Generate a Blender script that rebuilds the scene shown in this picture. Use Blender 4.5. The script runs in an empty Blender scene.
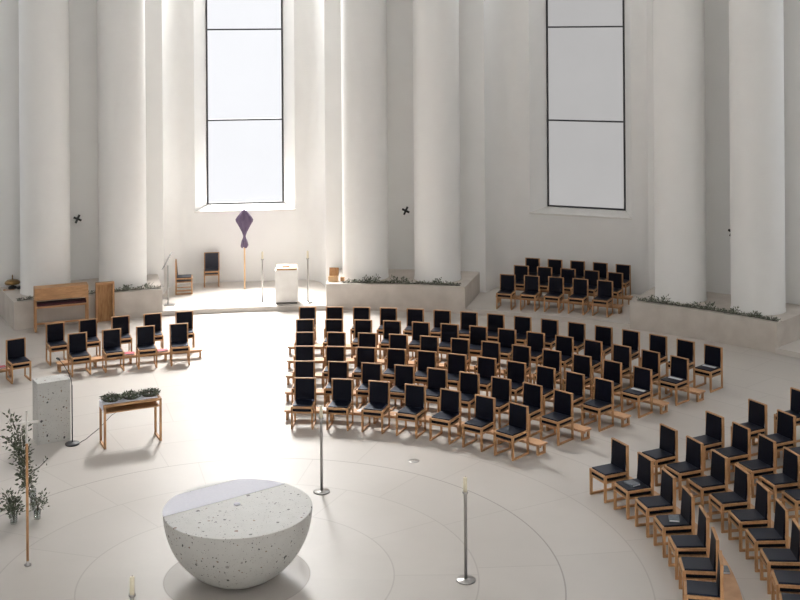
import bpy, bmesh, math, random
from math import sin, cos, pi, radians as R
random.seed(7)
S = bpy.context.scene
COL = S.collection
# ------------------------------------------------------------------ view
S.view_settings.view_transform = 'Standard'
S.view_settings.look = 'None'
S.view_settings.gamma = 1
S.view_settings.exposure = 0.12
S.view_settings.use_curve_mapping = False
S.cycles.use_denoising = True
S.cycles.max_bounces = 10
S.cycles.diffuse_bounces = 6
S.cycles.sample_clamp_indirect = 6

# ------------------------------------------------------------------ materials
def mat(name):
    m = bpy.data.materials.new(name); m.use_nodes = True
    nt = m.node_tree
    return m, nt, nt.nodes['Principled BSDF']

def N(nt, t, **kw):
    n = nt.nodes.new(t)
    for k, v in kw.items(): setattr(n, k, v)
    return n

def math_(nt, op, a, b=None, c=None):
    n = nt.nodes.new('ShaderNodeMath'); n.operation = op
    for i, v in enumerate((a, b, c)):
        if v is None: continue
        if isinstance(v, (int, float)): n.inputs[i].default_value = v
        else: nt.links.new(v, n.inputs[i])
    return n.outputs[0]

def mixc(nt, fac, a, b, mode='MIX'):
    n = nt.nodes.new('ShaderNodeMix'); n.data_type = 'RGBA'; n.blend_type = mode
    for sck, v in ((n.inputs[0], fac), (n.inputs[6], a), (n.inputs[7], b)):
        if isinstance(v, (int, float)): sck.default_value = v
        elif isinstance(v, tuple): sck.default_value = (*v, 1)
        else: nt.links.new(v, sck)
    return n.outputs[2]

def noisy(name, c1, c2, scale=8, rough=.6, stretch=(1, 1, 1), metal=0, spec=.5, detail=4, bump=0, coord='Object'):
    m, nt, p = mat(name)
    tc = N(nt, 'ShaderNodeTexCoord'); mp = N(nt, 'ShaderNodeMapping')
    mp.inputs['Scale'].default_value = stretch
    nt.links.new(tc.outputs[coord], mp.inputs[0])
    nz = N(nt, 'ShaderNodeTexNoise'); nz.inputs['Scale'].default_value = scale; nz.inputs['Detail'].default_value = detail
    nt.links.new(mp.outputs[0], nz.inputs[0])
    f = N(nt, 'ShaderNodeMapRange'); f.inputs[1].default_value = .32; f.inputs[2].default_value = .68
    nt.links.new(nz.outputs[0], f.inputs[0])
    nt.links.new(mixc(nt, f.outputs[0], c1, c2), p.inputs['Base Color'])
    p.inputs['Roughness'].default_value = rough; p.inputs['Metallic'].default_value = metal
    p.inputs['Specular IOR Level'].default_value = spec
    if bump:
        b = N(nt, 'ShaderNodeBump'); b.inputs['Strength'].default_value = bump; b.inputs['Distance'].default_value = .01
        nt.links.new(nz.outputs[0], b.inputs['Height']); nt.links.new(b.outputs[0], p.inputs['Normal'])
    return m

M = {}
M['plaster'] = noisy('plaster', (.86, .855, .84), (.88, .875, .86), 1.5, .85, spec=.2)
M['limestone'] = noisy('limestone', (.50, .45, .405), (.60, .55, .50), 2.2, .55, spec=.4, detail=8)
M['step_stone'] = noisy('step_stone', (.55, .51, .47), (.61, .57, .53), 1.6, .4, spec=.5, detail=7)
M['oak'] = noisy('oak', (.34, .175, .075), (.50, .28, .135), 14, .5, (1.6, 1.6, .35), spec=.35)
M['oak_h'] = noisy('oak_horizontal', (.35, .182, .08), (.50, .285, .14), 14, .5, (.35, 1.6, 1.6), spec=.35)
M['oak_shaded'] = noisy('oak_recess_shade', (.29, .145, .056), (.43, .235, .10), 14, .5, (1.6, 1.6, .35), spec=.35)  # oak darkened: the recess's shade is put into the panel colour
M['kneeler_oak'] = noisy('kneeler_oak', (.42, .23, .115), (.57, .335, .185), 9, .45, (.5, .5, 1.5), spec=.4)
M['navy'] = noisy('navy_upholstery', (.0016, .0022, .0070), (.0030, .0040, .0110), 60, .5, spec=.14)
M['navy_seat'] = noisy('navy_seat_upholstery', (.0020, .0028, .0078), (.0036, .0048, .0120), 60, .42, spec=.40)
M['navy_seat'].node_tree.nodes['Principled BSDF'].inputs['Specular Tint'].default_value = (.55, .70, 1, 1)  # blue tint put into the specular to imitate bluish glare on the seats
M['slate'] = noisy('slate_upholstery', (.022, .025, .036), (.030, .033, .045), 60, .7, spec=.3)
M['frame'] = noisy('window_frame_metal', (.030, .030, .034), (.038, .037, .04), 6, .5)
M['steel'] = noisy('brushed_steel', (.36, .35, .34), (.44, .43, .42), 30, .33, (1, 1, .1), metal=1)
M['silver'] = noisy('silver', (.72, .71, .69), (.80, .79, .77), 20, .3, metal=1)
M['wax'] = noisy('candle_wax', (.78, .71, .54), (.83, .77, .62), 10, .55)
M['black'] = noisy('black_metal', (.010, .010, .011), (.016, .016, .017), 15, .45)
M['charcoal'] = noisy('charcoal_metal', (.018, .020, .025), (.027, .03, .035), 15, .5)
M['linen'] = noisy('white_linen', (.84, .84, .92), (.88, .88, .95), 25, .85, spec=.15)
M['paper'] = noisy('paper', (.68, .70, .74), (.76, .77, .80), 25, .5)
M['bookgrey'] = noisy('grey_book_cover', (.10, .12, .145), (.15, .17, .195), 25, .5)
M['bookred'] = noisy('red_book_cover', (.38, .045, .07), (.47, .07, .10), 25, .5)
M['purple'] = noisy('purple_cloth', (.115, .085, .14), (.17, .13, .20), 12, .9, (1, 1, .3), spec=.1)
M['leaf'] = noisy('leaf_green', (.022, .036, .017), (.085, .105, .062), 22, .6, spec=.35)
M['leaf_grey'] = noisy('leaf_grey_green', (.050, .062, .040), (.15, .165, .115), 22, .6, spec=.35)
M['twig'] = noisy('twig', (.035, .028, .018), (.07, .055, .035), 20, .7)
M['bronze'] = noisy('bronze', (.16, .095, .035), (.27, .17, .07), 9, .35, metal=.85)
M['darkred'] = noisy('dark_red_felt', (.035, .004, .009), (.055, .007, .014), 20, .9)
M['palewood'] = noisy('pale_wood', (.62, .40, .21), (.70, .48, .28), 12, .5, (2, 2, .4))
M['whitestone'] = noisy('white_stone', (.74, .72, .69), (.80, .785, .76), 4, .6)
M['gilt'] = noisy('gilt', (.75, .52, .18), (.85, .64, .28), 12, .4, metal=.4)
M['darkstone'] = noisy('pedestal_dark', (.12, .11, .10), (.16, .15, .14), 4, .6)  # plain dark tone for the pedestal's base and top strip

def terrazzo(name, base, dens=1.0):
    m, nt, p = mat(name)
    tc = N(nt, 'ShaderNodeTexCoord')
    nz = N(nt, 'ShaderNodeTexNoise'); nz.inputs['Scale'].default_value = 6; nz.inputs['Detail'].default_value = 6
    nt.links.new(tc.outputs['Object'], nz.inputs[0])
    col = mixc(nt, nz.outputs[0], tuple(v * .88 for v in base), tuple(min(1, v * 1.08) for v in base))
    for sc, keep, siz in ((9.5, .50, .27), (21, .50, .28), (48, .50, .28)):
        v = N(nt, 'ShaderNodeTexVoronoi'); v.inputs['Scale'].default_value = sc
        wv = N(nt, 'ShaderNodeTexNoise'); wv.inputs['Scale'].default_value = sc * 2.5
        nt.links.new(tc.outputs['Object'], wv.inputs[0])
        ad = N(nt, 'ShaderNodeVectorMath', operation='MULTIPLY_ADD')
        nt.links.new(wv.outputs[1], ad.inputs[0]); ad.inputs[1].default_value = (.35 / sc,) * 3
        nt.links.new(tc.outputs['Object'], ad.inputs[2])
        nt.links.new(ad.outputs[0], v.inputs['Vector'])
        sep = N(nt, 'ShaderNodeSeparateColor'); nt.links.new(v.outputs['Color'], sep.inputs[0])
        thr = math_(nt, 'MULTIPLY', math_(nt, 'SUBTRACT', sep.outputs[0], keep), siz / (1 - keep))
        mask = math_(nt, 'LESS_THAN', v.outputs['Distance'], thr)
        rp = N(nt, 'ShaderNodeValToRGB'); e = rp.color_ramp.elements
        rp.color_ramp.interpolation = 'CONSTANT'
        e[0].color = (.022, .023, .026, 1); e[1].position = .55; e[1].color = (.06, .06, .065, 1)
        for pos, c in ((.68, (.17, .085, .055)), (.80, (.22, .16, .11)), (.90, (.28, .27, .26))):
            k = e.new(pos); k.color = (*c, 1)
        nt.links.new(sep.outputs[1], rp.inputs[0])
        col = mixc(nt, math_(nt, 'MULTIPLY', mask, .92), col, rp.outputs[0])
    nt.links.new(col, p.inputs['Base Color'])
    p.inputs['Roughness'].default_value = .5; p.inputs['Specular IOR Level'].default_value = .4
    return m
M['terrazzo'] = terrazzo('terrazzo', (.53, .525, .505))

def floor_mat():
    m, nt, p = mat('ringed_limestone_floor')
    tc = N(nt, 'ShaderNodeTexCoord'); sx = N(nt, 'ShaderNodeSeparateXYZ')
    nt.links.new(tc.outputs['Object'], sx.inputs[0]); x, y = sx.outputs[0], sx.outputs[1]
    r = math_(nt, 'SQRT', math_(nt, 'ADD', math_(nt, 'MULTIPLY', x, x), math_(nt, 'MULTIPLY', y, y)))
    u = math_(nt, 'DIVIDE', math_(nt, 'SUBTRACT', r, 1.02), 1.183)
    k = math_(nt, 'FLOOR', u); fu = math_(nt, 'SUBTRACT', u, k)
    dr = math_(nt, 'MULTIPLY', math_(nt, 'MINIMUM', fu, math_(nt, 'SUBTRACT', 1.0, fu)), 1.183)
    th = math_(nt, 'ARCTAN2', y, x)
    nn = math_(nt, 'ADD', math_(nt, 'MULTIPLY', k, 3.0), 8.0)
    off = math_(nt, 'MULTIPLY', math_(nt, 'SUBTRACT', k, 1.0), R(3.55))
    t = math_(nt, 'ADD', math_(nt, 'DIVIDE', math_(nt, 'MULTIPLY', math_(nt, 'SUBTRACT', th, off), nn), 2 * pi), 200.0)
    tf = math_(nt, 'FLOOR', t); ft = math_(nt, 'SUBTRACT', t, tf)
    dt = math_(nt, 'DIVIDE', math_(nt, 'MULTIPLY', math_(nt, 'MULTIPLY', math_(nt, 'MINIMUM', ft, math_(nt, 'SUBTRACT', 1.0, ft)), r), 2 * pi), nn)
    dt = math_(nt, 'ADD', dt, math_(nt, 'LESS_THAN', k, .5))
    big = math_(nt, 'LESS_THAN', math_(nt, 'ABSOLUTE', math_(nt, 'SUBTRACT', r, 4.57)), .1)
    lr = math_(nt, 'MULTIPLY', math_(nt, 'LESS_THAN', dr, .011), math_(nt, 'ADD', math_(nt, 'MULTIPLY', big, .35), .28))
    lt = math_(nt, 'MULTIPLY', math_(nt, 'LESS_THAN', dt, .009), .22)
    line = math_(nt, 'MAXIMUM', lr, lt)
    n1 = N(nt, 'ShaderNodeTexNoise'); n1.inputs['Scale'].default_value = .55; n1.inputs['Detail'].default_value = 9; n1.inputs['Roughness'].default_value = .62
    nt.links.new(tc.outputs['Object'], n1.inputs[0])
    f1 = N(nt, 'ShaderNodeMapRange'); f1.inputs[1].default_value = .3; f1.inputs[2].default_value = .7
    nt.links.new(n1.outputs[0], f1.inputs[0])
    wn = N(nt, 'ShaderNodeTexWhiteNoise', noise_dimensions='2D'); cb = N(nt, 'ShaderNodeCombineXYZ')
    nt.links.new(k, cb.inputs[0]); nt.links.new(tf, cb.inputs[1]); nt.links.new(cb.outputs[0], wn.inputs['Vector'])
    col = mixc(nt, f1.outputs[0], (.450, .419, .388), (.512, .479, .445))
    col = mixc(nt, math_(nt, 'MULTIPLY', wn.outputs[0], .3), col, (.435, .406, .380))
    col = mixc(nt, line, col, (.17, .15, .13))
    inner = math_(nt, 'LESS_THAN', r, 1.02)
    col = mixc(nt, math_(nt, 'MULTIPLY', inner, .12), col, (.35, .325, .30))
    nt.links.new(col, p.inputs['Base Color'])
    rg = math_(nt, 'ADD', math_(nt, 'MULTIPLY', f1.outputs[0], .10), .30)
    rg = math_(nt, 'SUBTRACT', rg, math_(nt, 'MULTIPLY', inner, .16))
    nt.links.new(rg, p.inputs['Roughness'])
    p.inputs['Specular IOR Level'].default_value = .5
    return m
M['floor'] = floor_mat()

def glass_pane(name, col, strength, clear):
    """frosted daylight-lit glazing: its emission stands in for daylight behind it; part of the sun passes straight through"""
    m = bpy.data.materials.new(name); m.use_nodes = True; nt = m.node_tree; nt.nodes.clear()
    out = N(nt, 'ShaderNodeOutputMaterial'); em = N(nt, 'ShaderNodeEmission'); em.inputs['Strength'].default_value = strength
    tc = N(nt, 'ShaderNodeTexCoord'); nz = N(nt, 'ShaderNodeTexNoise'); nz.inputs['Scale'].default_value = .9; nz.inputs['Detail'].default_value = 5
    nt.links.new(tc.outputs['Object'], nz.inputs[0])
    nt.links.new(mixc(nt, nz.outputs[0], tuple(v * .95 for v in col), tuple(v * 1.04 for v in col)), em.inputs['Color'])
    gl = N(nt, 'ShaderNodeBsdfGlossy'); gl.inputs['Roughness'].default_value = .35
    mg = N(nt, 'ShaderNodeMixShader'); mg.inputs[0].default_value = .04
    nt.links.new(em.outputs[0], mg.inputs[1]); nt.links.new(gl.outputs[0], mg.inputs[2])
    sh = mg.outputs[0]
    if clear:
        tr = N(nt, 'ShaderNodeBsdfTransparent'); mx = N(nt, 'ShaderNodeMixShader'); mx.inputs[0].default_value = clear
        nt.links.new(sh, mx.inputs[1]); nt.links.new(tr.outputs[0], mx.inputs[2]); sh = mx.outputs[0]
    nt.links.new(sh, out.inputs[0])
    return m
M['pane_sun'] = glass_pane('sunlit_frosted_glass', (.88, .88, .895), .93, .40)
M['pane_grey'] = glass_pane('grey_frosted_glass', (.43, .422, .42), 1.0, 0)
M['pane_sun_boost'] = glass_pane('boosted_upper_glass_sun', (.95, .94, .92), 54.0, .40)  # upper panes out of view, emission boosted to add light to the room
M['pane_grey_boost'] = glass_pane('boosted_upper_glass_grey', (.88, .90, .93), 5.5, 0)  # unseen upper panes, glow raised to brighten the right bay
M['pane_side'] = glass_pane('bright_frosted_glass', (.82, .87, .93), 1.6, 0)
M['pane_far'] = glass_pane('frosted_glass', (.84, .86, .90), 1.0, 0)
m_ = bpy.data.materials.new('clear_glass'); m_.use_nodes = True; nt = m_.node_tree; nt.nodes.clear(); M['glass'] = m_
o_ = N(nt, 'ShaderNodeOutputMaterial'); t_ = N(nt, 'ShaderNodeBsdfTransparent'); t_.inputs[0].default_value = (.94, .97, .96, 1)
g_ = N(nt, 'ShaderNodeBsdfGlossy'); g_.inputs['Roughness'].default_value = .08; l_ = N(nt, 'ShaderNodeLayerWeight'); l_.inputs[0].default_value = .35
x_ = N(nt, 'ShaderNodeMixShader'); nt.links.new(l_.outputs[1], x_.inputs[0]); nt.links.new(t_.outputs[0], x_.inputs[1]); nt.links.new(g_.outputs[0], x_.inputs[2]); nt.links.new(x_.outputs[0], o_.inputs[0])
mg, nt, p = mat('acrylic'); M['acrylic'] = mg
p.inputs['Base Color'].default_value = (.72, .75, .77, 1); p.inputs['Transmission Weight'].default_value = .4; p.inputs['Roughness'].default_value = .25

# ------------------------------------------------------------------ mesh builder
class MB:
    def __init__(s): s.v = []; s.f = []; s.sm = []
    def add(s, vs, fs, smooth=False):
        o = len(s.v); s.v += [tuple(v) for v in vs]
        for f in fs: s.f.append(tuple(i + o for i in f)); s.sm.append(smooth)
        return s
    def box(s, x0, x1, y0, y1, z0, z1, rz=0, rx=0, ry=0, about=None):
        vs = [(x, y, z) for z in (z0, z1) for y in (y0, y1) for x in (x0, x1)]
        if rz or rx or ry:
            from mathutils import Euler, Vector
            c = Vector(about or ((x0 + x1) / 2, (y0 + y1) / 2, (z0 + z1) / 2))
            m = Euler((rx, ry, rz)).to_matrix()
            vs = [tuple(m @ (Vector(v) - c) + c) for v in vs]
        return s.add(vs, [(0, 2, 3, 1), (4, 5, 7, 6), (0, 1, 5, 4), (2, 6, 7, 3), (0, 4, 6, 2), (1, 3, 7, 5)])
    def cbox(s, cx, cy, cz, w, d, h, **k):      # centred in x,y; cz = base
        return s.box(cx - w / 2, cx + w / 2, cy - d / 2, cy + d / 2, cz, cz + h, **k)
    def lathe(s, prof, n=32, c=(0, 0), smooth=True, cap=True):
        vs = []; k = len(prof)
        for i in range(n):
            a = 2 * pi * i / n
            for r, z in prof: vs.append((c[0] + r * cos(a), c[1] + r * sin(a), z))
        fs = []
        for i in range(n):
            j = (i + 1) % n
            for q in range(k - 1): fs.append((i * k + q, j * k + q, j * k + q + 1, i * k + q + 1))
        s.add(vs, fs, smooth)
        if cap:
            for q, flip in ((0, True), (k - 1, False)):
                if prof[q][0] > 1e-5:
                    ring = [(c[0] + prof[q][0] * cos(2 * pi * i / n), c[1] + prof[q][0] * sin(2 * pi * i / n), prof[q][1]) for i in range(n)]
                    s.add(ring, [tuple(range(n))[::-1] if flip else tuple(range(n))])
        return s
    def tube(s, pts, rad, n=8, smooth=True):
        from mathutils import Vector
        P = [Vector(p) for p in pts]; rads = rad if isinstance(rad, (list, tuple)) else [rad] * len(P)
        vs = []
        ref = None
        for i, p in enumerate(P):
            d = (P[min(i + 1, len(P) - 1)] - P[max(i - 1, 0)]).normalized()
            if ref is None: ref = Vector((0, 0, 1)) if abs(d.z) < .9 else Vector((1, 0, 0))
            a = d.cross(ref).normalized(); b = a.cross(d).normalized(); ref = b
            for q in range(n):
                t = 2 * pi * q / n; vs.append(p + (a * cos(t) + b * sin(t)) * rads[i])
        fs = [(i * n + q, i * n + (q + 1) % n, (i + 1) * n + (q + 1) % n, (i + 1) * n + q) for i in range(len(P) - 1) for q in range(n)]
        s.add(vs, fs, smooth)
        s.add(vs[:n], [tuple(range(n))]); s.add(vs[-n:], [tuple(range(n))[::-1]])
        return s
    def sector(s, r0, r1, a0, a1, z0, z1, n=24):
        vs = []
        for i in range(n + 1):
            a = R(a0 + (a1 - a0) * i / n)
            for r, z in ((r0, z0), (r1, z0), (r1, z1), (r0, z1)): vs.append((r * cos(a), r * sin(a), z))
        fs = [(0, 1, 2, 3), tuple(n * 4 + q for q in (3, 2, 1, 0))]
        for i in range(n):
            for q in range(4): fs.append((i * 4 + q, i * 4 + (q + 1) % 4, (i + 1) * 4 + (q + 1) % 4, (i + 1) * 4 + q)[::-1])
        return s.add(vs, fs)
    def leaf(s, p, d, up, L, W):
        from mathutils import Vector
        d = Vector(d).normalized(); sd = d.cross(Vector(up)).normalized(); nn = sd.cross(d)
        p = Vector(p)
        vs = [p, p + d * L * .45 + sd * W / 2 + nn * W * .12, p + d * L, p + d * L * .45 - sd * W / 2 + nn * W * .12, p + d * L * .5]
        return s.add(vs, [(0, 1, 4), (1, 2, 4), (0, 4, 3), (4, 2, 3)])
    def obj(s, name, m, parent=None, origin=None, bevel=0, recalc=True):
        me = bpy.data.meshes.new(name)
        o0 = origin or (0, 0, 0)
        if parent is not None and origin is None and parent.get('_w'):
            o0 = tuple(parent.location)
        me.from_pydata([(v[0] - o0[0], v[1] - o0[1], v[2] - o0[2]) for v in s.v], [], s.f)
        me.polygons.foreach_set('use_smooth', s.sm)
        bm = bmesh.new(); bm.from_mesh(me)
        bmesh.ops.remove_doubles(bm, verts=bm.verts, dist=1e-5)
        if bevel:
            bmesh.ops.bevel(bm, geom=[e for e in bm.edges], offset=bevel, segments=2, affect='EDGES', profile=.6)
        if recalc: bmesh.ops.recalc_face_normals(bm, faces=bm.faces)
        bm.to_mesh(me); bm.free()
        me.materials.append(M[m]); me.update()
        o = bpy.data.objects.new(name, me); COL.objects.link(o)
        if parent is not None: o.parent = parent
        elif origin: o.location = origin
        return o

def tag(o, label, cat, group=None):
    o['label'] = label; o['category'] = cat
    if group: o['group'] = group
    return o
def thing(name, label, cat, loc=(0, 0, 0), rz=0, group=None, world=False):
    o = bpy.data.objects.new(name, None); COL.objects.link(o)
    o.empty_display_size = .1
    o.location = loc; o.rotation_euler = (0, 0, rz); tag(o, label, cat, group)
    if world: o['_w'] = 1
    return o
def struct(o):
    o['kind'] = 'structure'; return o
def pol(r, a, z=0): return (r * cos(R(a)), r * sin(R(a)), z)
def dup(root, loc, rz, label, group=None):
    r = root.copy(); COL.objects.link(r); r.location = loc; r.rotation_euler = (0, 0, rz); r['label'] = label
    if group: r['group'] = group
    for ch in list(root.children):
        c = ch.copy(); COL.objects.link(c); c.parent = r
        for g in list(ch.children):
            d = g.copy(); COL.objects.link(d); d.parent = c
    return r
ORD = ['first', 'second', 'third', 'fourth', 'fifth', 'sixth', 'seventh', 'eighth', 'ninth', 'tenth', 'eleventh', 'twelfth', 'thirteenth', 'fourteenth', 'fifteenth', 'sixteenth']

# ================================================================== THE ROOM
PH = .13        # platform height
PLH = .72       # plinth height
WTOP = 16.0
# floor
b = MB(); ring = 96
b.lathe([(0, -.2), (19.9, -.2), (19.9, 0), (0, 0)], n=ring, smooth=False, cap=False)
fl = struct(b.obj('floor', 'floor'))

def bay_pts(A, to=0):
    """plan of one bay of the wall, local (u radial, t tangential) -> xy"""
    e = [(17.70, 2.33), (18.15, 2.31), (18.55, 2.24), (18.85, 2.10), (19.02, 1.92), (19.09, 1.72), (19.10, 1.5)]
    pts = [(u, -t) for u, t in e] + [(u, t) for u, t in reversed(e)]
    pts[6] = (19.10, -1.5 + to); pts[7] = (19.10, 1.5 + to)
    return pts
def uv(A, u, t, z=0):
    a = R(A); return (u * cos(a) - t * sin(a), u * sin(a) + t * cos(a), z)

side = {97: 'back', 67: 'right_bay', 127: 'left_bay'}
bays = [97 + 30 * i for i in range(12)]
SILL, HEAD, GL = 2.28, 15.2, 19.85
for i, A in enumerate(bays):
    A = A % 360
    to = -.085 if A == 67 else 0
    b = MB(); P = bay_pts(A, to)
    for j in range(len(P) - 1):
        (u0, t0), (u1, t1) = P[j], P[j + 1]
        sm = abs(u0 - 19.10) > .2 or abs(u1 - 19.1) > .2
        zs = [(0, WTOP)] if j != 6 else [(0, SILL), (HEAD, WTOP)]
        for z0, z1 in zs:
            b.add([uv(A, u0, t0, z0), uv(A, u1, t1, z0), uv(A, u1, t1, z1), uv(A, u0, t0, z1)], [(0, 1, 2, 3)], j != 6)
    # splayed reveals
    o, g = 1.5, 1.17; zs0, zs1 = 2.37, HEAD - .15
    nm = side.get(A, 'round')
    # pier to the left of the bay (between this bay and the next)
    q0 = (17.70, 2.33); q1 = (17.70, -2.33)
    a0 = math.degrees(math.atan2(2.33, 17.70)); n = 8
    for j in range(n):
        aa, ab = A + a0 + (30 - 2 * a0) * j / n, A + a0 + (30 - 2 * a0) * (j + 1) / n
        rr = math.hypot(17.70, 2.33)
        b.add([pol(rr, aa, 0), pol(rr, ab, 0), pol(rr, ab, WTOP), pol(rr, aa, WTOP)], [(0, 1, 2, 3)])
    w = b.obj('wall_' + nm, 'plaster', recalc=False); struct(w)
    # mark sharp corners: pier edges and reveals
    for e in w.data.edges: pass
    try:
        w.data.set_sharp_from_angle(angle=R(40))
    except Exception: pass
    # window
    pane = {97: 'pane_sun', 67: 'pane_grey', 37: 'pane_side', 127: 'pane_side', 7: 'pane_side'}.get(A, 'pane_far')
    wn = bpy.data.objects.new('window_%d' % (i + 1), None); COL.objects.link(wn); struct(wn)
    wn.location = uv(A, GL, to, zs0); wn.rotation_euler = (0, 0, R(A))
    fr = MB(); fw = .047
    fr.box(-.04, .04, -g, -g + fw, 0, zs1 - zs0); fr.box(-.04, .04, g - fw, g, 0, zs1 - zs0)
    bars = [0, 2.58, 5.36, 8.12, 10.85, zs1 - zs0 - fw]
    for k, z in enumerate(bars): fr.box(-.04, .04, -g + fw, g - fw, z - (0 if k in (0, 5) else fw / 2), z + (fw if k in (0, 5) else fw / 2))
    fr.obj('window_frame', 'frame', wn)
    for k in range(5):
        MB().add([(0, -g + fw / 2, bars[k]), (0, g - fw / 2, bars[k]), (0, g - fw / 2, bars[k + 1] + fw / 2), (0, -g + fw / 2, bars[k + 1] + fw / 2)], [(0, 3, 2, 1)]).obj('pane', 'pane_sun_boost' if A == 97 and k > 2 else 'pane_grey_boost' if A == 67 and k > 2 else pane, wn, recalc=False)
    rv = MB(); du = 19.1 - GL; za, zb = SILL - zs0, HEAD - zs0; zt = zs1 - zs0
    for sg in (-1, 1):
        rv.add([(du, sg * o, za), (0, sg * g, 0), (0, sg * g, zt), (du, sg * o, zb),
                (du - .0, sg * (o + .08), za), (.05, sg * (g + .08), 0), (.05, sg * (g + .08), zt), (du, sg * (o + .08), zb)],
               [(0, 1, 2, 3), (4, 7, 6, 5), (0, 3, 7, 4), (1, 5, 6, 2), (0, 4, 5, 1), (3, 2, 6, 7)])
    rv.add([(du, -o, zb), (du, o, zb), (0, g, zt), (0, -g, zt)], [(0, 1, 2, 3)])
    rv.obj('reveal', 'plaster', wn)
    sb = MB(); z0 = zs0 - zs0
    sb.add([(-.75 - .03, -o - .02, SILL - zs0 - .05), (-.75 - .03, o + .02, SILL - zs0 - .05), (.1, g + .05, -.06), (.1, -g - .05, -.06),
            (-.75 - .03, -o - .02, SILL - zs0), (-.75 - .03, o + .02, SILL - zs0), (.1, g + .05, .01), (.1, -g - .05, .01)],
           [(0, 1, 2, 3), (4, 7, 6, 5), (0, 4, 5, 1), (1, 5, 6, 2), (2, 6, 7, 3), (3, 7, 4, 0)])
    sb.obj('sill', 'whitestone', wn)

# dome with oculus
b = MB(); prof = []
for k in range(13):
    t = pi / 2 * k / 12 * .90
    prof.append((19.3 * cos(t), WTOP + 8 * sin(t)))
b.lathe(prof, n=72, cap=False)
b.lathe([(17.7, WTOP), (19.9, WTOP)], n=72, cap=False)
struct(b.obj('ceiling', 'plaster', recalc=False))

# platforms in the bays (one step up)
for A in (97, 67, 37):
    struct(MB().sector(15.75, 19.1, A - (8.19 if A == 67 else 8.04), A + 8.04, 0, PH).obj('platform', 'step_stone'))
# plinths and column pairs
for A in (112, 82, 51.85):
    struct(MB().sector(15.76, 17.84, A - 6.95, A + 6.95, 0, PLH).obj('plinth', 'limestone'))
    for d in (3.5, -3.5):
        c = pol(16.76, A + d + {112: 0, 82: -.10}.get(A, -.04))
        r = .645
        struct(MB().lathe([(r + .015, PLH), (r + .01, PLH + .03), (r, PLH + .10), (r, 9), (r * .97, WTOP)], n=64, c=c[:2]).obj('column', 'plaster', origin=(c[0], c[1], PLH)))

# ================================================================== CHAIRS
CW, CD = .43, .48      # width, depth ; local -Y is the front
def make_chair(label, H=.86, sh=.43, fab='navy', low_rail=False, W=CW, D=CD):
    t = thing('chair', label, 'chair')
    pw, pd = .028, .042
    xo = W / 2 - pw; yf = -D / 2; yb = D / 2
    for sx in (-1, 1):
        x0, x1 = sorted((sx * xo, sx * (xo + pw)))
        l0, l1 = sorted((sx * (W / 2 - .036), sx * W / 2))
        MB().box(l0, l1, yf, yf + pd, .034, sh).obj('leg', 'oak', t, bevel=.003)
        MB().box(x0, x1, yb - pd, yb, .034, H).obj('back_post', 'oak', t, bevel=.003)
        rn = MB().box(x0, x1, yf, yb, 0, .034)
        if low_rail: rn.box(x0 + .006, x1 - .006, yf + pd, yb - pd, .10, .13)
        rn.obj('runner', 'oak_h', t)
    fr = MB()
    for sx in (-1, 1):
        x0, x1 = sorted((sx * xo, sx * (xo + pw)))
        fr.box(x0, x1, yf + pd, yb - pd, sh - .036, sh)
        fr.box(x0 + .005, x1 - .005, yf + pd, yb - pd, sh - .125, sh - .10)
    fr.box(-xo, xo, yf, yf + .036, sh - .036, sh)
    fr.box(-xo, xo, yb - .036, yb, sh - .036, sh)
    fr.box(-xo, xo, yb - .036, yb, sh - .125, sh - .10)
    fr.obj('seat_frame', 'oak_h', t)
    MB().box(-xo, xo, yf + .004, yf + .034, sh - .125, sh - .098).box(-xo, xo, yf + .034, yb - .036, sh - .118, sh - .106).obj('book_shelf', 'oak_h', t)
    MB().box(-xo + .004, xo - .004, yf + .022, yb - .04, sh - .092, sh - .038).obj('dark_slot_fill', fab, t)  # dark block added so the shaded slot under the seat reads black
    MB().box(-xo + .002, xo - .002, yf + .03, yb - pd + .005, sh - .030, sh + .022).obj('seat', 'navy_seat' if fab == 'navy' else fab, t, bevel=.008)
    # leaning back panel
    yb0, yb1 = yb - pd - .035, yb - .030
    bk = MB().add([(-xo + .002, yb0, sh + .0), (xo - .002, yb0, sh + .0), (xo - .002, yb0 + .03, sh), (-xo + .002, yb0 + .03, sh),
                   (-xo + .002, yb1 - .012, H - .012), (xo - .002, yb1 - .012, H - .012), (xo - .002, yb1 + .018, H - .012), (-xo + .002, yb1 + .018, H - .012)],
                  [(0, 3, 2, 1), (4, 5, 6, 7), (0, 1, 5, 4), (1, 2, 6, 5), (2, 3, 7, 6), (3, 0, 4, 7)])
    bk.obj('backrest', fab, t, bevel=.005)
    MB().box(-xo, xo, yb - pd, yb, H - .014, H).obj('top_rail', 'oak_h', t)
    return t
proto = make_chair('x')
used = [False]
def place(r_top, az, z, label, group, face=None):
    r = r_top - CD / 2 + .015
    loc = pol(r, az, z); rz = R(az - 90)
    if not used[0]:
        used[0] = True; proto.location = loc; proto.rotation_euler = (0, 0, rz); proto['label'] = label; proto['group'] = group
        return proto
    return dup(proto, loc, rz, label, group)

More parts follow.
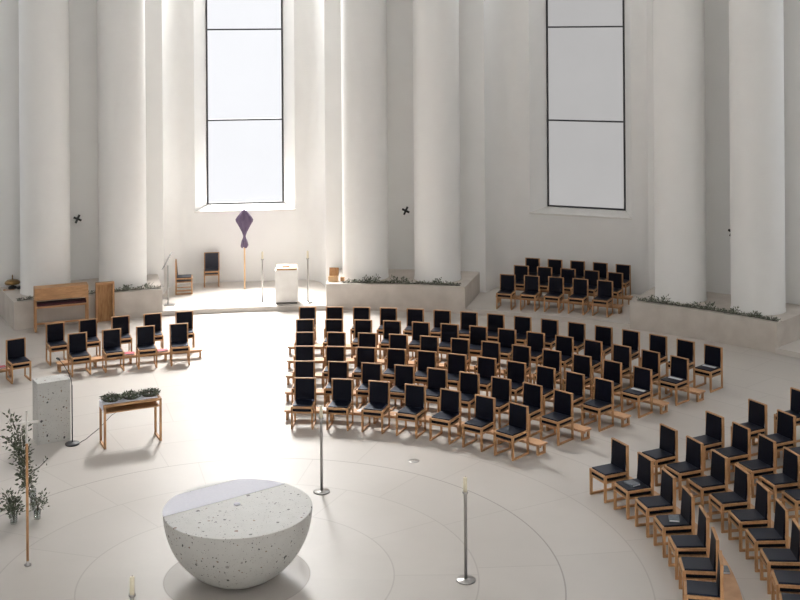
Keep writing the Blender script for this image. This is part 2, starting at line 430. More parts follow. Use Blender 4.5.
rowname = {1: 'front', 2: 'second', 3: 'third', 4: 'fourth', 5: 'fifth', 6: 'rearmost'}
def nth(i, n, lo, hi):
    if i == 0: return lo
    if i == n - 1: return hi
    return ORD[i]
CR = {1: (7, 86.15, 6.47, 6.57), 2: (9, 87.5, 5.18, 7.74), 3: (11, 88.42, 4.32, 8.89), 4: (12, 89.1, 4.047, 10.07), 5: (14, 89.65, 3.51, 11.25), 6: (16, 89.86, 3.067, 12.5)}
for k, (n, a0, st, r) in CR.items():
    for i in range(n):
        w = 'leftmost' if i == 0 else 'rightmost' if i == n - 1 else ORD[i] + ' from left'
        rn = rowname[k] + ' row'
        lab = 'navy oak chair, %s in %s of the central block' % (w, rn)
        if (k, i) in ((6, 15), (5, 13), (4, 11)): lab = 'navy oak chair with pale sheet on seat, rightmost in central %s' % rn
        place(r, a0 - st * i, 0, lab, 'chairs of the central block')
RR = {1: (7, 25.69, 6.38, 6.57), 2: (9, 27.22, 5.089, 7.74), 3: (5, 28.16, 4.287, 8.9), 4: (3, 28.93, 3.979, 10.06), 5: (1, 29.44, 3.55, 11.25)}
rname = {1: 'innermost row', 2: 'second row', 3: 'third row', 4: 'fourth row', 5: 'fifth row'}
for k, (n, a0, st, r) in RR.items():
    for i in range(n):
        w = 'farthest' if i == 0 else ORD[i] + ' from far end'
        lab = 'navy oak chair, %s in %s of right block' % (w, rname[k])
        if k == 5: lab = 'navy oak chair at right photo edge, outermost visible of right block'
        if k == 1 and i in (1, 3): lab = 'navy oak chair with grey book on seat, %s in innermost right row' % w
        if k == 1 and i == 6: lab = 'navy oak chair nearest the viewer, last of innermost right row'
        place(r, a0 - st * i, 0, lab, 'chairs of the right block')
LL = {1: (4, 116.3, 3.89, 11.29), 2: (5, 117.6, 3.49, 12.47)}
for k, (n, a0, st, r) in LL.items():
    for i in range(n):
        w = 'leftmost' if i == 0 else 'rightmost' if i == n - 1 else ORD[i] + ' from left'
        place(r, a0 - st * i, 0, 'navy oak chair, %s in %s row of small left block' % (w, 'front' if k == 1 else 'rear'), 'chairs of the left block')
place(11.5, 122.9, 0, 'lone navy oak chair at left photo edge behind terrazzo ambo', 'chairs of the left block')
PR = [(71.34, 2.298, 16.42, .045, 'front'), (71.06, 2.17, 17.72, 0, 'middle'), (70.85, 2.02, 18.88, 0, 'back')]
for a0, st, r, dr, nm in PR:
    for i in range(5):
        w = 'leftmost' if i == 0 else 'rightmost' if i == 4 else ORD[i] + ' from left'
        place(r + dr * i, a0 - st * i, PH, 'navy oak chair, %s in %s row under the grey window' % (w, nm), 'chairs on the right platform')
sed = make_chair('dark oak framed armless chair in profile beside the steel reading stand', H=.945, sh=.47, fab='slate', low_rail=True, W=.45, D=.49)
sed.location = (-3.92, 17.45, PH); sed.rotation_euler = (0, 0, R(100)); sed['group'] = 'chairs beside the veiled cross'
sed['label'] = 'oak chair turned sideways beside the reading stand on the bright platform'
dup(sed, (-3.27, 18.40, PH), R(8), 'oak chair facing forward against white wall, left of purple veiled cross', 'chairs beside the veiled cross')

# ------------------------------------------------------------------ kneelers
def kneeler(a0, a1, r0, z, label, group, legs=None, w=.24):
    mid = pol(r0 + w / 2, (a0 + a1) / 2, z)
    t = thing('kneeler', label, 'kneeler', mid, 0, group, world=True)
    n = max(3, int(abs(a1 - a0) / 2))
    MB().sector(r0, r0 + w, a0, a1, z + .165, z + .197, n).obj('plank', 'kneeler_oak', t)
    L = R(abs(a1 - a0)) * r0; k = legs or max(2, int(round(L / 1.4)) + 1)
    da = math.degrees(.05 / r0)
    for i in range(k):
        a = a0 + da * (1 if a1 > a0 else -1) + (a1 - a0 - 2 * da * (1 if a1 > a0 else -1)) * i / (k - 1)
        h = math.degrees(.02 / r0)
        m = MB().sector(r0 + .01, r0 + .05, a - h, a + h, z, z + .165, 1).sector(r0 + w - .05, r0 + w - .01, a - h, a + h, z, z + .165, 1)
        m.sector(r0 + .05, r0 + w - .05, a - h, a + h, z, z + .035, 1)
        m.obj('leg', 'oak_h', t)
    # stretcher rail on edge under the plank
    MB().sector(r0 + w / 2 - .012, r0 + w / 2 + .012, a0 + da if a1 > a0 else a0 - da, a1 - da if a1 > a0 else a1 + da, z + .11, z + .165, n).obj('stretcher', 'oak_h', t)
    return t
for k in range(1, 6):
    n, a0, st, r = CR[k]
    ov = math.degrees(.42 / r)
    kneeler(a0 + ov, a0 - st * (n - 1) - ov, r + .045, 0, 'low oak kneeler bench behind the %s row of the central block' % rowname[k], 'kneelers of the central block', legs=n)
for k in range(1, 5):
    n, a0, st, r = RR[k]
    ov = math.degrees(.42 / r); end = {1: a0 - st * 6 - 7, 2: a0 - st * 8 - ov, 3: a0 - st * 5 - ov, 4: a0 - st * 3}[k]
    kneeler(a0 + math.degrees(.24 / r), end, r + .045, 0, 'low oak kneeler bench behind the %s of the right block' % rname[k], 'kneelers of the right block', legs=n + 1)
ov = math.degrees(.42 / 11.3)
kneeler(116.3 + ov, 116.3 - 3.89 * 3 - ov * 1.3, 11.335, 0, 'low oak kneeler bench between the two rows of small left block', 'kneelers of the left block', legs=5)
kneeler(127.0, 123.0, 11.56, 0, 'kneeler bench end behind lone chair at left photo edge', 'kneelers of the left block', legs=2)
for q, (a0, st, r, dr, nm) in enumerate(PR[:2]):
    rr = r + dr * 4 + .05
    ov = math.degrees(.40 / rr)
    kneeler(a0 + ov, a0 - st * 4 - ov, rr, PH, 'low oak kneeler bench behind %s row under the grey window' % nm, 'kneelers on the right platform', legs=5)

# ------------------------------------------------------------------ books and papers
def book(x, y, z, rz, label, cov, w=.13, d=.19, h=.03, group=None):
    t = thing('hymn_book', label, 'book', (x, y, z), rz, group)
    MB().box(-w / 2, w / 2, -d / 2, d / 2, 0, .004).box(-w / 2, w / 2, -d / 2, d / 2, h - .004, h).box(-w / 2, -w / 2 + .004, -d / 2, d / 2, .004, h - .004).obj('cover', cov, t)
    MB().box(-w / 2 + .005, w / 2 - .006, -d / 2 + .005, d / 2 - .005, .004, h - .004).obj('pages', 'paper', t)
    return t
ST = .4525
book(*pol(6.31, 19.2)[:2], ST, R(30), 'grey hymn book lying on second seat of innermost right row', 'bookgrey', .15, .21, group='grey hymn books')
book(*pol(6.35, 6.6)[:2], ST, R(-10), 'grey hymn book lying on fourth seat of innermost right row', 'bookgrey', .15, .2, group='grey hymn books')
book(*pol(6.75, 23.3)[:2], .1975, R(40), 'grey hymn book on kneeler beside the farthest innermost right chair', 'bookgrey', .14, .2, group='grey hymn books')
book(*pol(6.74, -3.1)[:2], .1975, R(-5), 'grey hymn book on kneeler between near chairs of innermost right row', 'bookgrey', .14, .2, group='grey hymn books')
book(*pol(11.46, 110.3)[:2], .1975, R(10), 'red hymn book on kneeler left of third front left chair', 'bookred', .24, .17, .035, group='red hymn books')
book(*pol(11.46, 106.45)[:2], .1975, R(22), 'red hymn book on kneeler left of rightmost front left chair', 'bookred', .24, .17, .035, group='red hymn books')
book(*pol(11.72, 124.3)[:2], .1975, R(34), 'red hymn book on kneeler at the left photo edge', 'bookred', .24, .17, .035, group='red hymn books')
for i, a in enumerate((83.1, 76.6, 70.0, 63.6, 57.0)):
    x, y, z = pol(6.74, a, .1975)
    m = MB()
    for q in range(3):
        m.box(-.10 + q * .012, .10 + q * .01, -.07, .07, .002 + q * .003, .004 + q * .003, rz=.2 * q - .2)
    o = m.obj('song_sheets', 'paper'); o.location = (x, y, z); o.rotation_euler = (0, 0, R(a - 90 + random.uniform(-12, 12)))
    tag(o, 'song sheets on front central kneeler between %s and %s chairs' % (ORD[i], ORD[i + 1]), 'paper', 'song sheets on the front kneeler')
x, y, z = pol(17.72 - .85, 64.9, PH + .1975)
o = MB().box(-.1, .1, -.07, .07, .0, .012).box(-.09, .1, -.06, .08, .012, .02, rz=.2).obj('song_sheets', 'paper'); o.location = (x, y, z); o.rotation_euler = (0, 0, R(-25))
tag(o, 'song sheets on front platform kneeler left of its rightmost chair', 'paper')
for k, i in ((6, 15), (5, 13), (4, 11)):
    n, a0, st, r = CR[k]; x, y, z = pol(r - .17, a0 - st * i, ST)
    o = MB().box(-.15, .15, -.045, .045, 0, .004).obj('paper_sheet', 'paper'); o.location = (x, y, z); o.rotation_euler = (0, 0, R(a0 - st * i - 90))
    tag(o, 'pale paper sheet on the rightmost seat of the central %s row' % rowname[k], 'paper', 'paper sheets on end seats')

# ================================================================== ALTAR AND FRONT GROUP
t = thing('altar', 'hemispherical speckled terrazzo altar in the middle of the floor rings', 'altar', (.02, 0, 0))
AR, AH = 1.038, .965
prof = []
for k in range(25):
    z = AH * k / 24
    prof.append((math.sqrt(max(0, AR * AR - (AH - z) ** 2)), z))
prof = [(0, 0)] + prof
MB().lathe(prof, n=96, cap=False).obj('hemisphere', 'terrazzo', t)
MB().lathe([(AR, AH), (AR - .006, AH + .006), (0, AH + .006)], n=96, cap=False, smooth=False).obj('top_surface', 'terrazzo', t)
# cloth strip: chord-clipped band
p0, p1 = (-.98, -.32), (.60, .84)
dx, dy = p1[0] - p0[0], p1[1] - p0[1]; L = math.hypot(dx, dy); dx /= L; dy /= L; nx, ny = -dy, dx
c0 = p0[0] * nx + p0[1] * ny; wdt = .58; Rr = AR - .012
poly = []
def chord(c, rev):
    h = math.sqrt(max(0, Rr * Rr - c * c)); a = (nx * c - dx * h, ny * c - dy * h); bb = (nx * c + dx * h, ny * c + dy * h)
    return (bb, a) if rev else (a, bb)
a1, b1 = chord(c0, False); b2, a2 = chord(c0 + wdt, True)
def arc(p, q, n=10):
    s, e = math.atan2(p[1], p[0]), math.atan2(q[1], q[0])
    d = (e - s + pi) % (2 * pi) - pi
    return [(Rr * cos(s + d * i / n), Rr * sin(s + d * i / n)) for i in range(n + 1)]
poly = arc(b1, b2) + arc(a2, a1)
n = len(poly)
zc = AH + .0065
b = MB().add([(x, y, zc) for x, y in poly] + [(x, y, zc + .005) for x, y in poly],
             [tuple(range(n))[::-1], tuple(range(n, 2 * n))] + [(i, (i + 1) % n, n + (i + 1) % n, n + i) for i in range(n)])
o = b.obj('altar_cloth', 'linen', origin=(-.3, .3, zc)); tag(o, 'pale lavender white cloth strip lying across the altar top', 'altar cloth')
o = MB().lathe([(0, 0), (.044, 0), (.048, .010), (.044, .016), (0, .016)], n=20, cap=False).obj('glint_disc', 'linen'); o.location = (-.01, .09, AH + .0065)  # white disc stands in for the oculus reflection on the altar top
tag(o, 'tiny white disc for a glint at the centre of the altar top', 'disc')

def candle_stand(x, y, z, label, group):
    t = thing('candle_stand', label, 'candle stand', (x, y, z), 0, group)
    MB().lathe([(0, 0), (.135, 0), (.138, .012), (.13, .02), (.04, .024), (.03, .03), (0, .03)], n=32, cap=False).obj('base', 'steel', t)
    MB().lathe([(.0225, .028), (.0225, 1.20), (.021, 1.205)], n=16).obj('pole', 'steel', t)
    MB().lathe([(.0, 1.203), (.03, 1.203), (.042, 1.215), (.042, 1.235), (.036, 1.235), (.036, 1.222), (0, 1.222)], n=20, cap=False).obj('drip_pan', 'steel', t)
    c = MB().lathe([(.028, 1.222), (.028, 1.425), (.022, 1.432), (0, 1.432)], n=16, cap=True).obj('candle', 'wax', t)
    MB().tube([(0, 0, 1.43), (.002, 0, 1.45)], .003, 5).obj('wick', 'black', c)
    return t
cs = candle_stand(.99, 3.01, 0, 'steel candle stand with cream candle behind right of altar', 'tall candle stands')
for loc, lab in (((3.20, -.17, 0), 'steel candle stand with cream candle on open floor right of altar'),
                 ((-.77, -3.09, 0), 'candle stand at the bottom photo edge, only candle top showing'),
                 ((-1.49, 16.05, PH), 'slender candle stand left of the white pedestal on the platform'),
                 ((-.24, 16.10, PH), 'slender candle stand right of the white pedestal on the platform')):
    dup(cs, loc, 0, lab)

# ambo
t = thing('ambo', 'upright speckled terrazzo block ambo standing left on the floor', 'ambo', (-4.265, 5.64, 0), R(30))
MB().cbox(0, 0, 0, .61, .41, 1.14).obj('block', 'terrazzo', t, bevel=.006)
# microphone stand
t = thing('microphone_stand', 'black gooseneck microphone stand with round base before the ambo', 'microphone stand', (-3.80, 5.36, 0))
MB().lathe([(0, 0), (.13, 0), (.135, .02), (.12, .035), (.03, .045), (0, .045)], n=32, cap=False).obj('base', 'charcoal', t)
MB().tube([(0, 0, .04), (0, 0, 1.10)], .011, 10).obj('pole', 'charcoal', t)
pts = [(0, 0, 1.09), (-.02, .02, 1.20), (-.09, .06, 1.33), (-.19, .12, 1.45), (-.29, .18, 1.53)]
g = MB().tube(pts, .006, 8).obj('gooseneck', 'black', t)
MB().tube([(-.27, .168, 1.52), (-.30, .186, 1.536), (-.34, .21, 1.545)], [.012, .022, .020], 10).obj('microphone', 'black', t)
# cable
pts = [(-3.68, 5.44, .006), (-3.62, 5.60, .006), (-3.58, 5.85, .006), (-3.53, 6.15, .006), (-3.50, 6.5, .006), (-3.47, 7.0, .006), (-3.30, 7.6, .006)]
o = MB().tube(pts, .006, 6).obj('cable', 'charcoal', origin=(-3.6, 5.9, 0)); tag(o, 'thin dark cable on the floor between microphone stand and table', 'cable')

# gift table
t = thing('side_table', 'narrow oak sled-leg table carrying leafy wreaths, left of altar', 'table', (-2.745, 5.50, 0), R(24.9))
W, D, H = 1.07, .45, .80; p_ = .04
for sx in (-1, 1):
    x0, x1 = sorted((sx * W / 2, sx * (W / 2 - p_)))
    for sy in (-1, 1):
        y0, y1 = sorted((sy * D / 2, sy * (D / 2 - p_)))
        MB().box(x0, x1, y0, y1, .035, H).obj('leg', 'oak', t, bevel=.003)
    MB().box(x0, x1, -D / 2, D / 2, 0, .035).obj('runner', 'oak_h', t)
fr = MB()
for sy in (-1, 1):
    y0, y1 = sorted((sy * D / 2, sy * (D / 2 - .035))); fr.box(-W / 2 + p_, W / 2 - p_, y0, y1, H - .04, H)
for sx in (-1, 1):
    x0, x1 = sorted((sx * W / 2, sx * (W / 2 - .035))); fr.box(x0, x1, -D / 2 + p_, D / 2 - p_, H - .04, H)
fr.obj('top_frame', 'oak_h', t)
MB().box(-W / 2 + p_, W / 2 - p_, -D / 2 + .03, D / 2 - .03, H - .03, H - .004).obj('tabletop', 'oak_h', t)
MB().box(-W / 2 + p_, W / 2 - p_, -D / 2 + .01, D / 2 - .01, H - .155, H - .135).box(-W / 2 + p_, W / 2 - p_, D / 2 - .03, D / 2 - .01, H - .135, H - .04).obj('shelf', 'oak_h', t)
o = MB().box(-.5165, .50, -.17, .17, 0, .006).box(-.5225, -.5165, -.17, .17, -.12, .006).obj('table_cloth', 'linen')
o.location = (-2.745 - .0, 5.50, H + .001); o.rotation_euler = (0, 0, R(24.9)); o.data.transform(__import__('mathutils').Matrix.Translation((-.022, 0, 0)))
tag(o, 'white cloth on the oak table, under the leafy wreaths', 'cloth')

def leaves(mb, path, n, spread, L, W, up=.3, rnd=random):
    from mathutils import Vector
    P = [Vector(p) for p in path]
    for _ in range(n):
        k = rnd.uniform(0, len(P) - 1.001); i = int(k); f = k - i
        p = P[i].lerp(P[i + 1], f)
        tan = (P[i + 1] - P[i]).normalized()
        o = Vector((rnd.gauss(0, 1), rnd.gauss(0, 1), rnd.gauss(0, .7))) * spread
        o.z = abs(o.z)
        d = (o.normalized() * .8 + tan * rnd.uniform(-1, 1) + Vector((0, 0, up * rnd.random()))).normalized()
        l = L * rnd.uniform(.6, 1.3)
        mb.leaf(p + o, d, (rnd.uniform(-1, 1), rnd.uniform(-1, 1), 1), l, W * rnd.uniform(.7, 1.2))
def wreath(cx, rx, ry, label, seed):
    from mathutils import Matrix
    rr = random.Random(seed)
    t = thing('wreath', label, 'wreath', (-2.745 + cx * cos(R(24.9)), 5.50 + cx * sin(R(24.9)), H + .008), R(24.9), 'wreaths on the oak table')
    path = [(rx * cos(2 * pi * i / 20), ry * sin(2 * pi * i / 20), .03) for i in range(21)]
    MB().tube(path, .018, 6).obj('stem', 'twig', t)
    m = MB(); leaves(m, path, 340, .026, .06, .022, up=.1, rnd=rr); m.obj('foliage', 'leaf', t, recalc=False)
wreath(-.36, .128, .150, 'leafy green wreath on left end of the oak table', 1)
wreath(-.0, .122, .150, 'leafy green wreath on middle of the oak table', 2)
wreath(.36, .128, .15, 'leafy green wreath on right end of the oak table', 3)

# processional cross
t = thing('processional_cross', 'tall slim cross with wooden staff and silver top, front left', 'cross', (-3.07, .40, 0))
MB().lathe([(0, 0), (.05, 0), (.05, .015), (.02, .03), (.02, .06), (0, .06)], n=20, cap=False).obj('foot', 'steel', t)
MB().tube([(0, 0, .03), (0, 0, 1.75)], .019, 10).obj('staff', 'oak', t)
cx = MB().box(-.014, .014, -.014, .014, 1.75, 2.22).obj('shaft', 'silver', t)
MB().box(-.165, .165, -.012, .012, 2.035, 2.063, rz=R(20)).obj('crossbar', 'silver', t)

# vases with branches
def vase(x, y, h, r, label, branches, seed, leafn, Lf, Wf):
    rr = random.Random(seed)
    t = thing('vase', label, 'vase', (x, y, 0), 0, 'vases with branches')
    MB().lathe([(0, 0), (r * .9, 0), (r, .02), (r, h), (r - .004, h), (r - .004, .025), (0, .022)], n=24, cap=False).obj('glass', 'glass', t)
    from mathutils import Vector
    for br in branches:
        tw = MB().tube(br, [.008] + [.005] * (len(br) - 1), 5).obj('branch', 'twig', t)
        m = MB(); path = br[1:]
        P = [Vector(p) for p in br]
        n = int(leafn * sum((P[i + 1] - P[i]).length for i in range(len(P) - 1)))
        if len(br) == 3 and br[0][2] > .3: n = 10
        for _ in range(n):
            k = rr.uniform(.8, len(P) - 1.001); i = int(k); p = P[i].lerp(P[i + 1], k - i)
            o = Vector((rr.gauss(0, 1), rr.gauss(0, 1), rr.gauss(0, .8))) * .048
            m.leaf(p + o, o + Vector((0, 0, .03)), (rr.uniform(-1, 1), rr.uniform(-1, 1), .5), Lf * rr.uniform(.6, 1.3), Wf * rr.uniform(.7, 1.2))
        m.obj('foliage', 'leaf_grey', t, recalc=False).parent = t
tall = [[(0, 0, .02), (-.09, 0, .4), (-.17, .0, .85), (-.26, .02, 1.25), (-.36, .02, 1.50)],
        [(0, 0, .02), (-.12, .03, .4), (-.20, .0, .9), (-.40, -.04, 1.20)],
        [(0, 0, .02), (-.08, .03, .4), (-.14, .0, .9), (-.16, -.02, 1.28)],
        [(-.10, .01, .55), (.08, .02, .66), (.24, .02, .82)]]
vase(-3.60, 2.36, .34, .05, 'tall glass vase with high leafy branches behind the processional cross', tall, 11, 175, .07, .034)
low = [[(0, 0, .02), (-.02, 0, .22), (-.08, .02, .40), (-.12, .03, .48)], [(0, 0, .02), (.02, 0, .22), (.04, -.02, .42)],
       [(0, 0, .02), (0, .02, .2), (-.14, -.03, .30)], [(0, 0, .02), (0, .02, .2), (.0, -.04, .37)], [(0, 0, .02), (0, .02, .2), (-.08, -.05, .22)]]
vase(-3.74, 1.84, .20, .055, 'small glass vase with bushy leaves, lowest of three by the cross', low, 12, 150, .065, .032)
low2 = [[(0, 0, .02), (.0, 0, .2), (-.03, .02, .36)], [(0, 0, .02), (.01, 0, .2), (.07, -.02, .38)], [(0, 0, .02), (.02, 0, .2), (.11, .02, .32)]]
vase(-3.43, 2.02, .15, .055, 'small glass vase with short sprig right of the cross staff', low2, 13, 120, .06, .03)

# floor socket
o = MB().lathe([(0, 0), (.10, 0), (.10, .004), (.085, .006), (0, .006)], n=24, cap=False).obj('floor_socket', 'steel'); o.location = (2.54, 4.39, 0)
tag(o, 'small round metal floor socket in front of central chairs', 'socket')

# ================================================================== BACK LEFT FURNITURE
t = thing('organ_console', 'oak keyboard console on legs against the left plinth', 'keyboard console', (-6.475, 13.99, 0), R(21.8))
W, D, H = 1.34, .40, 1.11
for sx in (-1, 1):
    x0, x1 = sorted((sx * W / 2, sx * (W / 2 - .045)))
    for sy in (-1, 1):
        y0, y1 = sorted((sy * D / 2, sy * (D / 2 - .05)))
        MB().box(x0, x1, y0, y1, .04, .80).obj('leg', 'oak', t)
    MB().box(x0, x1, -D / 2, D / 2, 0, .04).obj('runner', 'oak_h', t)
MB().box(-W / 2, W / 2, -D / 2, D / 2, .80, H).obj('case', 'oak_h', t, bevel=.006)
MB().box(-W / 2 + .045, W / 2 - .045, -D / 2, -D / 2 + .04, .60, .645).box(-W / 2 + .045, W / 2 - .045, D / 2 - .04, D / 2, .60, .645).box(-W / 2 + .045, W / 2 - .045, -D / 2 + .04, D / 2 - .04, .60, .62).obj('keyboard_tray', 'oak_h', t)
MB().box(-W / 2 + .05, W / 2 - .05, -D / 2 + .045, D / 2 - .045, .62, .70).obj('felt_cover', 'darkred', t)
MB().box(-W / 2 + .045, W / 2 - .045, D / 2 - .045, D / 2 - .01, 0.10, .145).obj('stretcher', 'oak_h', t)
t = thing('lectern', 'upright narrow oak lectern with recessed panel beside the keyboard console', 'lectern', (-5.50, 14.63, 0), R(20.8))
W, D, H = .48, .17, 1.05
MB().box(-W / 2, -W / 2 + .05, -D / 2, D / 2, 0, H - .05).box(W / 2 - .05, W / 2, -D / 2, D / 2, 0, H - .05).obj('side_panel', 'oak', t)
MB().box(-W / 2, W / 2, -D / 2, D / 2, H - .05, H).obj('top', 'oak_h', t, bevel=.004)
MB().box(-W / 2 + .05, W / 2 - .05, D / 2 - .03, D / 2 - .005, 0, H - .05).obj('back_panel', 'oak_shaded', t)
# wall lamps / consecration crosses between the columns
for A, z, lab in ((112.2, 2.45, 'left column pair'), (81.9, 2.44, 'middle column pair'), (51.92, 2.38, 'right column pair')):
    x, y, zz = pol(17.842, A, z)
    t = thing('wall_cross', 'black cross-shaped bracket on white pier between the %s' % lab, 'bracket', (x, y, z), R(A - 90), 'black cross brackets on the piers')
    MB().box(-.022, .022, -.10, 0, -.022, .022).obj('stem', 'black', t)
    m = MB(); tilt = R(25)
    m.box(-.115, .115, -.14, -.10, -.028, .028, ry=tilt).box(-.028, .028, -.141, -.099, -.125, .125, ry=tilt)
    m.obj('cross', 'black', t)

# ---- platform furniture in the bright bay
t = thing('reading_stand', 'slender steel reading stand with slanted clear desk by left plinth', 'reading stand', (-4.06, 15.96, PH), 0)
MB().box(-.13, .15, -.11, .11, 0, .014).obj('base', 'steel', t)
MB().tube([(-.03, 0, .014), (-.03, 0, 1.09)], .018, 10).obj('pole', 'steel', t)
MB().box(-.24, .24, -.17, .17, 1.17, 1.182, ry=R(-62), about=(-.06, 0, 1.15)).obj('desk', 'acrylic', t)
t = thing('pedestal', 'white block pedestal with oak book rest on the bright platform', 'pedestal', (-.83, 16.17, PH), R(3))
MB().box(-.29, .29, -.19, .19, 0, .05).obj('base', 'darkstone', t)
MB().box(-.31, .31, -.21, .21, .05, .93).obj('block', 'whitestone', t, bevel=.005)
MB().box(-.285, .285, -.19, .19, .93, .955).obj('dark_inlay', 'darkstone', t)
MB().box(-.285, .285, -.20, .20, .945, 1.0, rx=R(6)).obj('book_rest', 'oak_h', t)
o = MB().box(-.10, .10, -.08, .08, 0, .028, rx=R(6)).obj('book', 'kneeler_oak'); o.location = (-.85, 16.17, PH + 1.005); o.rotation_euler = (0, 0, R(3))
tag(o, 'small brown book lying on the white pedestal', 'book')
# veiled cross
t = thing('veiled_cross', 'cross veiled in purple cloth on a pale wooden pole', 'cross', (-2.23, 17.93, PH), 0)
MB().tube([(0, 0, 0), (0, 0, 2.05)], .024, 10).obj('pole', 'palewood', t)
prof = [(2.335, .012, .012), (2.28, .07, .035), (2.20, .135, .05), (2.10, .215, .06), (2.03, .255, .062), (1.97, .245, .066), (1.88, .19, .068), (1.76, .125, .065), (1.66, .075, .055), (1.57, .042, .042), (1.53, .036, .036),
        (1.49, .045, .042), (1.40, .085, .06), (1.31, .105, .07), (1.26, .112, .07), (1.23, .10, .06), (1.21, .06, .04)]
vs = []; n = 40
for z, a, c in prof:
    for i in range(n):
        th = 2 * pi * i / n; k = 1 + .30 * sin(7 * th + z * 5) * (1 if .04 < a else .2)
        vs.append((a * cos(th) * (1 + .05 * sin(5 * th)), c * sin(th) * k * 1.2, z + .02 * sin(3 * th + 1) * (1 if z < 1.3 else 0)))
fs = [(q * n + i, q * n + (i + 1) % n, (q + 1) * n + (i + 1) % n, (q + 1) * n + i) for q in range(len(prof) - 1) for i in range(n)]
MB().add(vs, fs, True).add(vs[:n], [tuple(range(n))]).add(vs[-n:], [tuple(range(n))]).obj('purple_veil', 'purple', t)

# ---- on the plinths
t = thing('altar_bell', 'bronze domed altar bell on dark foot at left plinth corner', 'bell', (-8.22, 15.47, PLH), 0)
MB().lathe([(0, 0), (.115, 0), (.12, .03), (.10, .06), (.04, .08), (.03, .14), (0, .14)], n=28, cap=False).obj('foot', 'charcoal', t)
MB().lathe([(.19, .125), (.205, .15), (.195, .19), (.15, .225), (.07, .245), (0, .25), ], n=36, cap=False).lathe([(0, .235), (.065, .232), (.145, .212), (.185, .185), (.195, .15), (.19, .125)], n=36, cap=False).obj('bell_dome', 'bronze', t)
MB().lathe([(.022, .245), (.014, .29), (.018, .335), (.010, .37), (0, .375)], n=14, cap=False).obj('handle', 'bronze', t)
t = thing('bell_mallet', 'short wooden mallet lying before the bronze bell', 'mallet', (-8.23, 15.22, PLH), R(12))
MB().tube([(-.09, 0, .015), (.14, 0, .02)], .011, 8).obj('handle', 'oak_h', t)
MB().tube([(-.15, 0, .02), (-.09, 0, .02)], .02, 10).obj('head', 'oak_h', t)
o = MB().lathe([(0, 0), (.05, 0), (.055, .04), (.045, .07), (0, .075)], n=18, cap=False).obj('dark_bowl', 'charcoal'); o.location = (-8.02, 15.40, PLH)
tag(o, 'small dark bowl beside the bronze bell on left plinth', 'bowl')
t = thing('wooden_chest', 'small open wooden chest with raised lid on middle plinth corner', 'chest', (.47, 16.10, PLH), R(-6))
w, d, h = .26, .18, .14
MB().box(-w / 2, w / 2, -d / 2, d / 2, 0, .012).box(-w / 2, w / 2, -d / 2, -d / 2 + .012, .012, h).box(-w / 2, w / 2, d / 2 - .012, d / 2, .012, h).box(-w / 2, -w / 2 + .012, -d / 2 + .012, d / 2 - .012, .012, h).box(w / 2 - .012, w / 2, -d / 2 + .012, d / 2 - .012, .012, h).obj('body', 'palewood', t)
MB().box(-w / 2, w / 2, d / 2 - .01, d / 2 + .03, h, h + .22, rx=R(-12), about=(0, d / 2, h)).obj('lid', 'oak', t)
MB().box(-w / 2 + .02, .0, -d / 2 + .02, d / 2 - .02, .02, h - .02).obj('gilt_content', 'gilt', t)
t = thing('casket', 'tiny brown wooden box beside the open chest on middle plinth', 'box', (.72, 16.16, PLH), R(-14))
MB().box(-.05, .05, -.045, .045, 0, .085).obj('body', 'oak', t, bevel=.004)
MB().box(-.053, .053, -.048, .048, .085, .10).obj('lid', 'oak', t, bevel=.003)

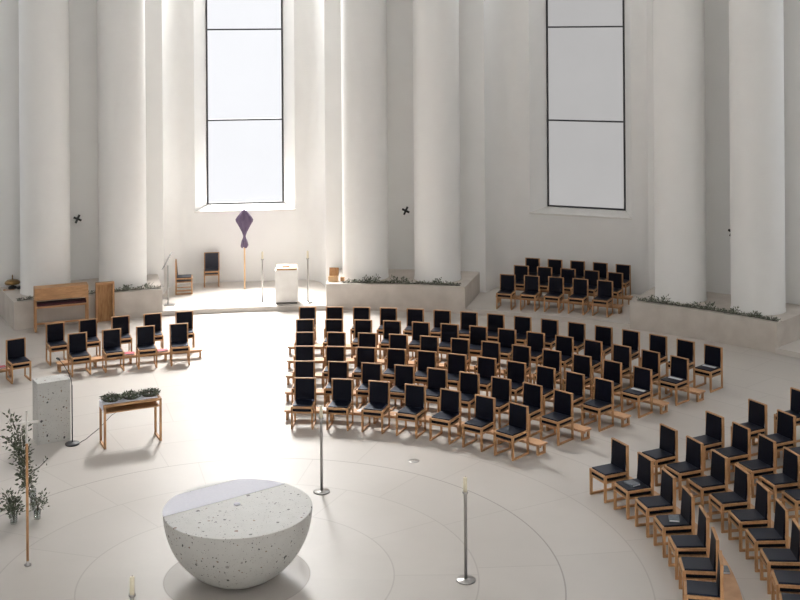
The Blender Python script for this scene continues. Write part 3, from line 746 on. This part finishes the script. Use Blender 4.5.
def garland(A, a0, a1, r, n, label, seed, clumps):
    rr = random.Random(seed)
    t = thing('garland', label, 'garland', pol(r, (a0 + a1) / 2, PLH), 0, 'greenery garlands on the plinth edges', world=True)
    path = [pol(r + rr.uniform(-.02, .02), a0 + (a1 - a0) * i / 40, PLH + .022) for i in range(41)]
    MB().tube(path, .012, 5).obj('stem', 'twig', t)
    m = MB(); leaves(m, path, n, .03, .065, .026, rnd=rr)
    for f, h in clumps:
        q = pol(r, a0 + (a1 - a0) * f, PLH + .04)
        pp = [q, (q[0] + .02, q[1] + .03, q[2] + h)]
        leaves(m, pp, 45, .05, .07, .03, rnd=rr)
    m.obj('foliage', 'leaf_grey', t, recalc=False)
garland(82, 87.3, 75.6, 15.86, 750, 'dark green leafy garland along front edge of the middle plinth', 21, ((.20, .05), (.28, .10), (.44, .08), (.52, .06), (.8, .04)))
garland(112, 118.6, 105.2, 15.86, 700, 'dark green leafy garland along front edge of the left plinth', 22, ((.62, .04), (.75, .05), (.9, .06)))
garland(52, 58.2, 45.0, 15.86, 900, 'dark green leafy garland along front edge of the right plinth', 23, ((.12, .07), (.2, .08), (.42, .05), (.52, .10), (.7, .05), (.85, .05)))

# ================================================================== LIGHT
w = bpy.data.worlds.new('sky'); S.world = w; w.use_nodes = True
bg = w.node_tree.nodes['Background']; bg.inputs[0].default_value = (.92, .94, 1.0, 1); bg.inputs[1].default_value = 1.05
# daylight through the dome's oculus
la = bpy.data.lights.new('oculus_daylight', 'AREA'); la.shape = 'DISK'; la.size = 5.6; la.energy = 300; la.color = (.93, .97, 1)
lo = bpy.data.objects.new('oculus_daylight', la); COL.objects.link(lo); lo.location = (0, 0, 23.85)
# sun behind the bright window
su = bpy.data.lights.new('sun', 'SUN'); su.energy = 100; su.angle = R(38); su.color = (1, .975, .94)
so = bpy.data.objects.new('sun', su); COL.objects.link(so)
from mathutils import Vector
az, el = R(102), R(52)
d = Vector((-cos(az) * cos(el), -sin(az) * cos(el), -sin(el)))
so.rotation_euler = d.to_track_quat('-Z', 'Y').to_euler()
so.location = (-5, 30, 25)

# ================================================================== CAMERA
cam = bpy.data.cameras.new('camera'); co = bpy.data.objects.new('camera', cam); COL.objects.link(co)
cam.sensor_width = 36; cam.lens = 1177 / 800 * 36
co.location = (2.312, -16.53, 7.64); co.rotation_euler = (R(90), .0071, 0)
cam.shift_x = 1.91 / 800; cam.shift_y = -268.8 / 800
cam.clip_end = 200
S.camera = co
for o in bpy.data.objects:
    if '_w' in o: del o['_w']
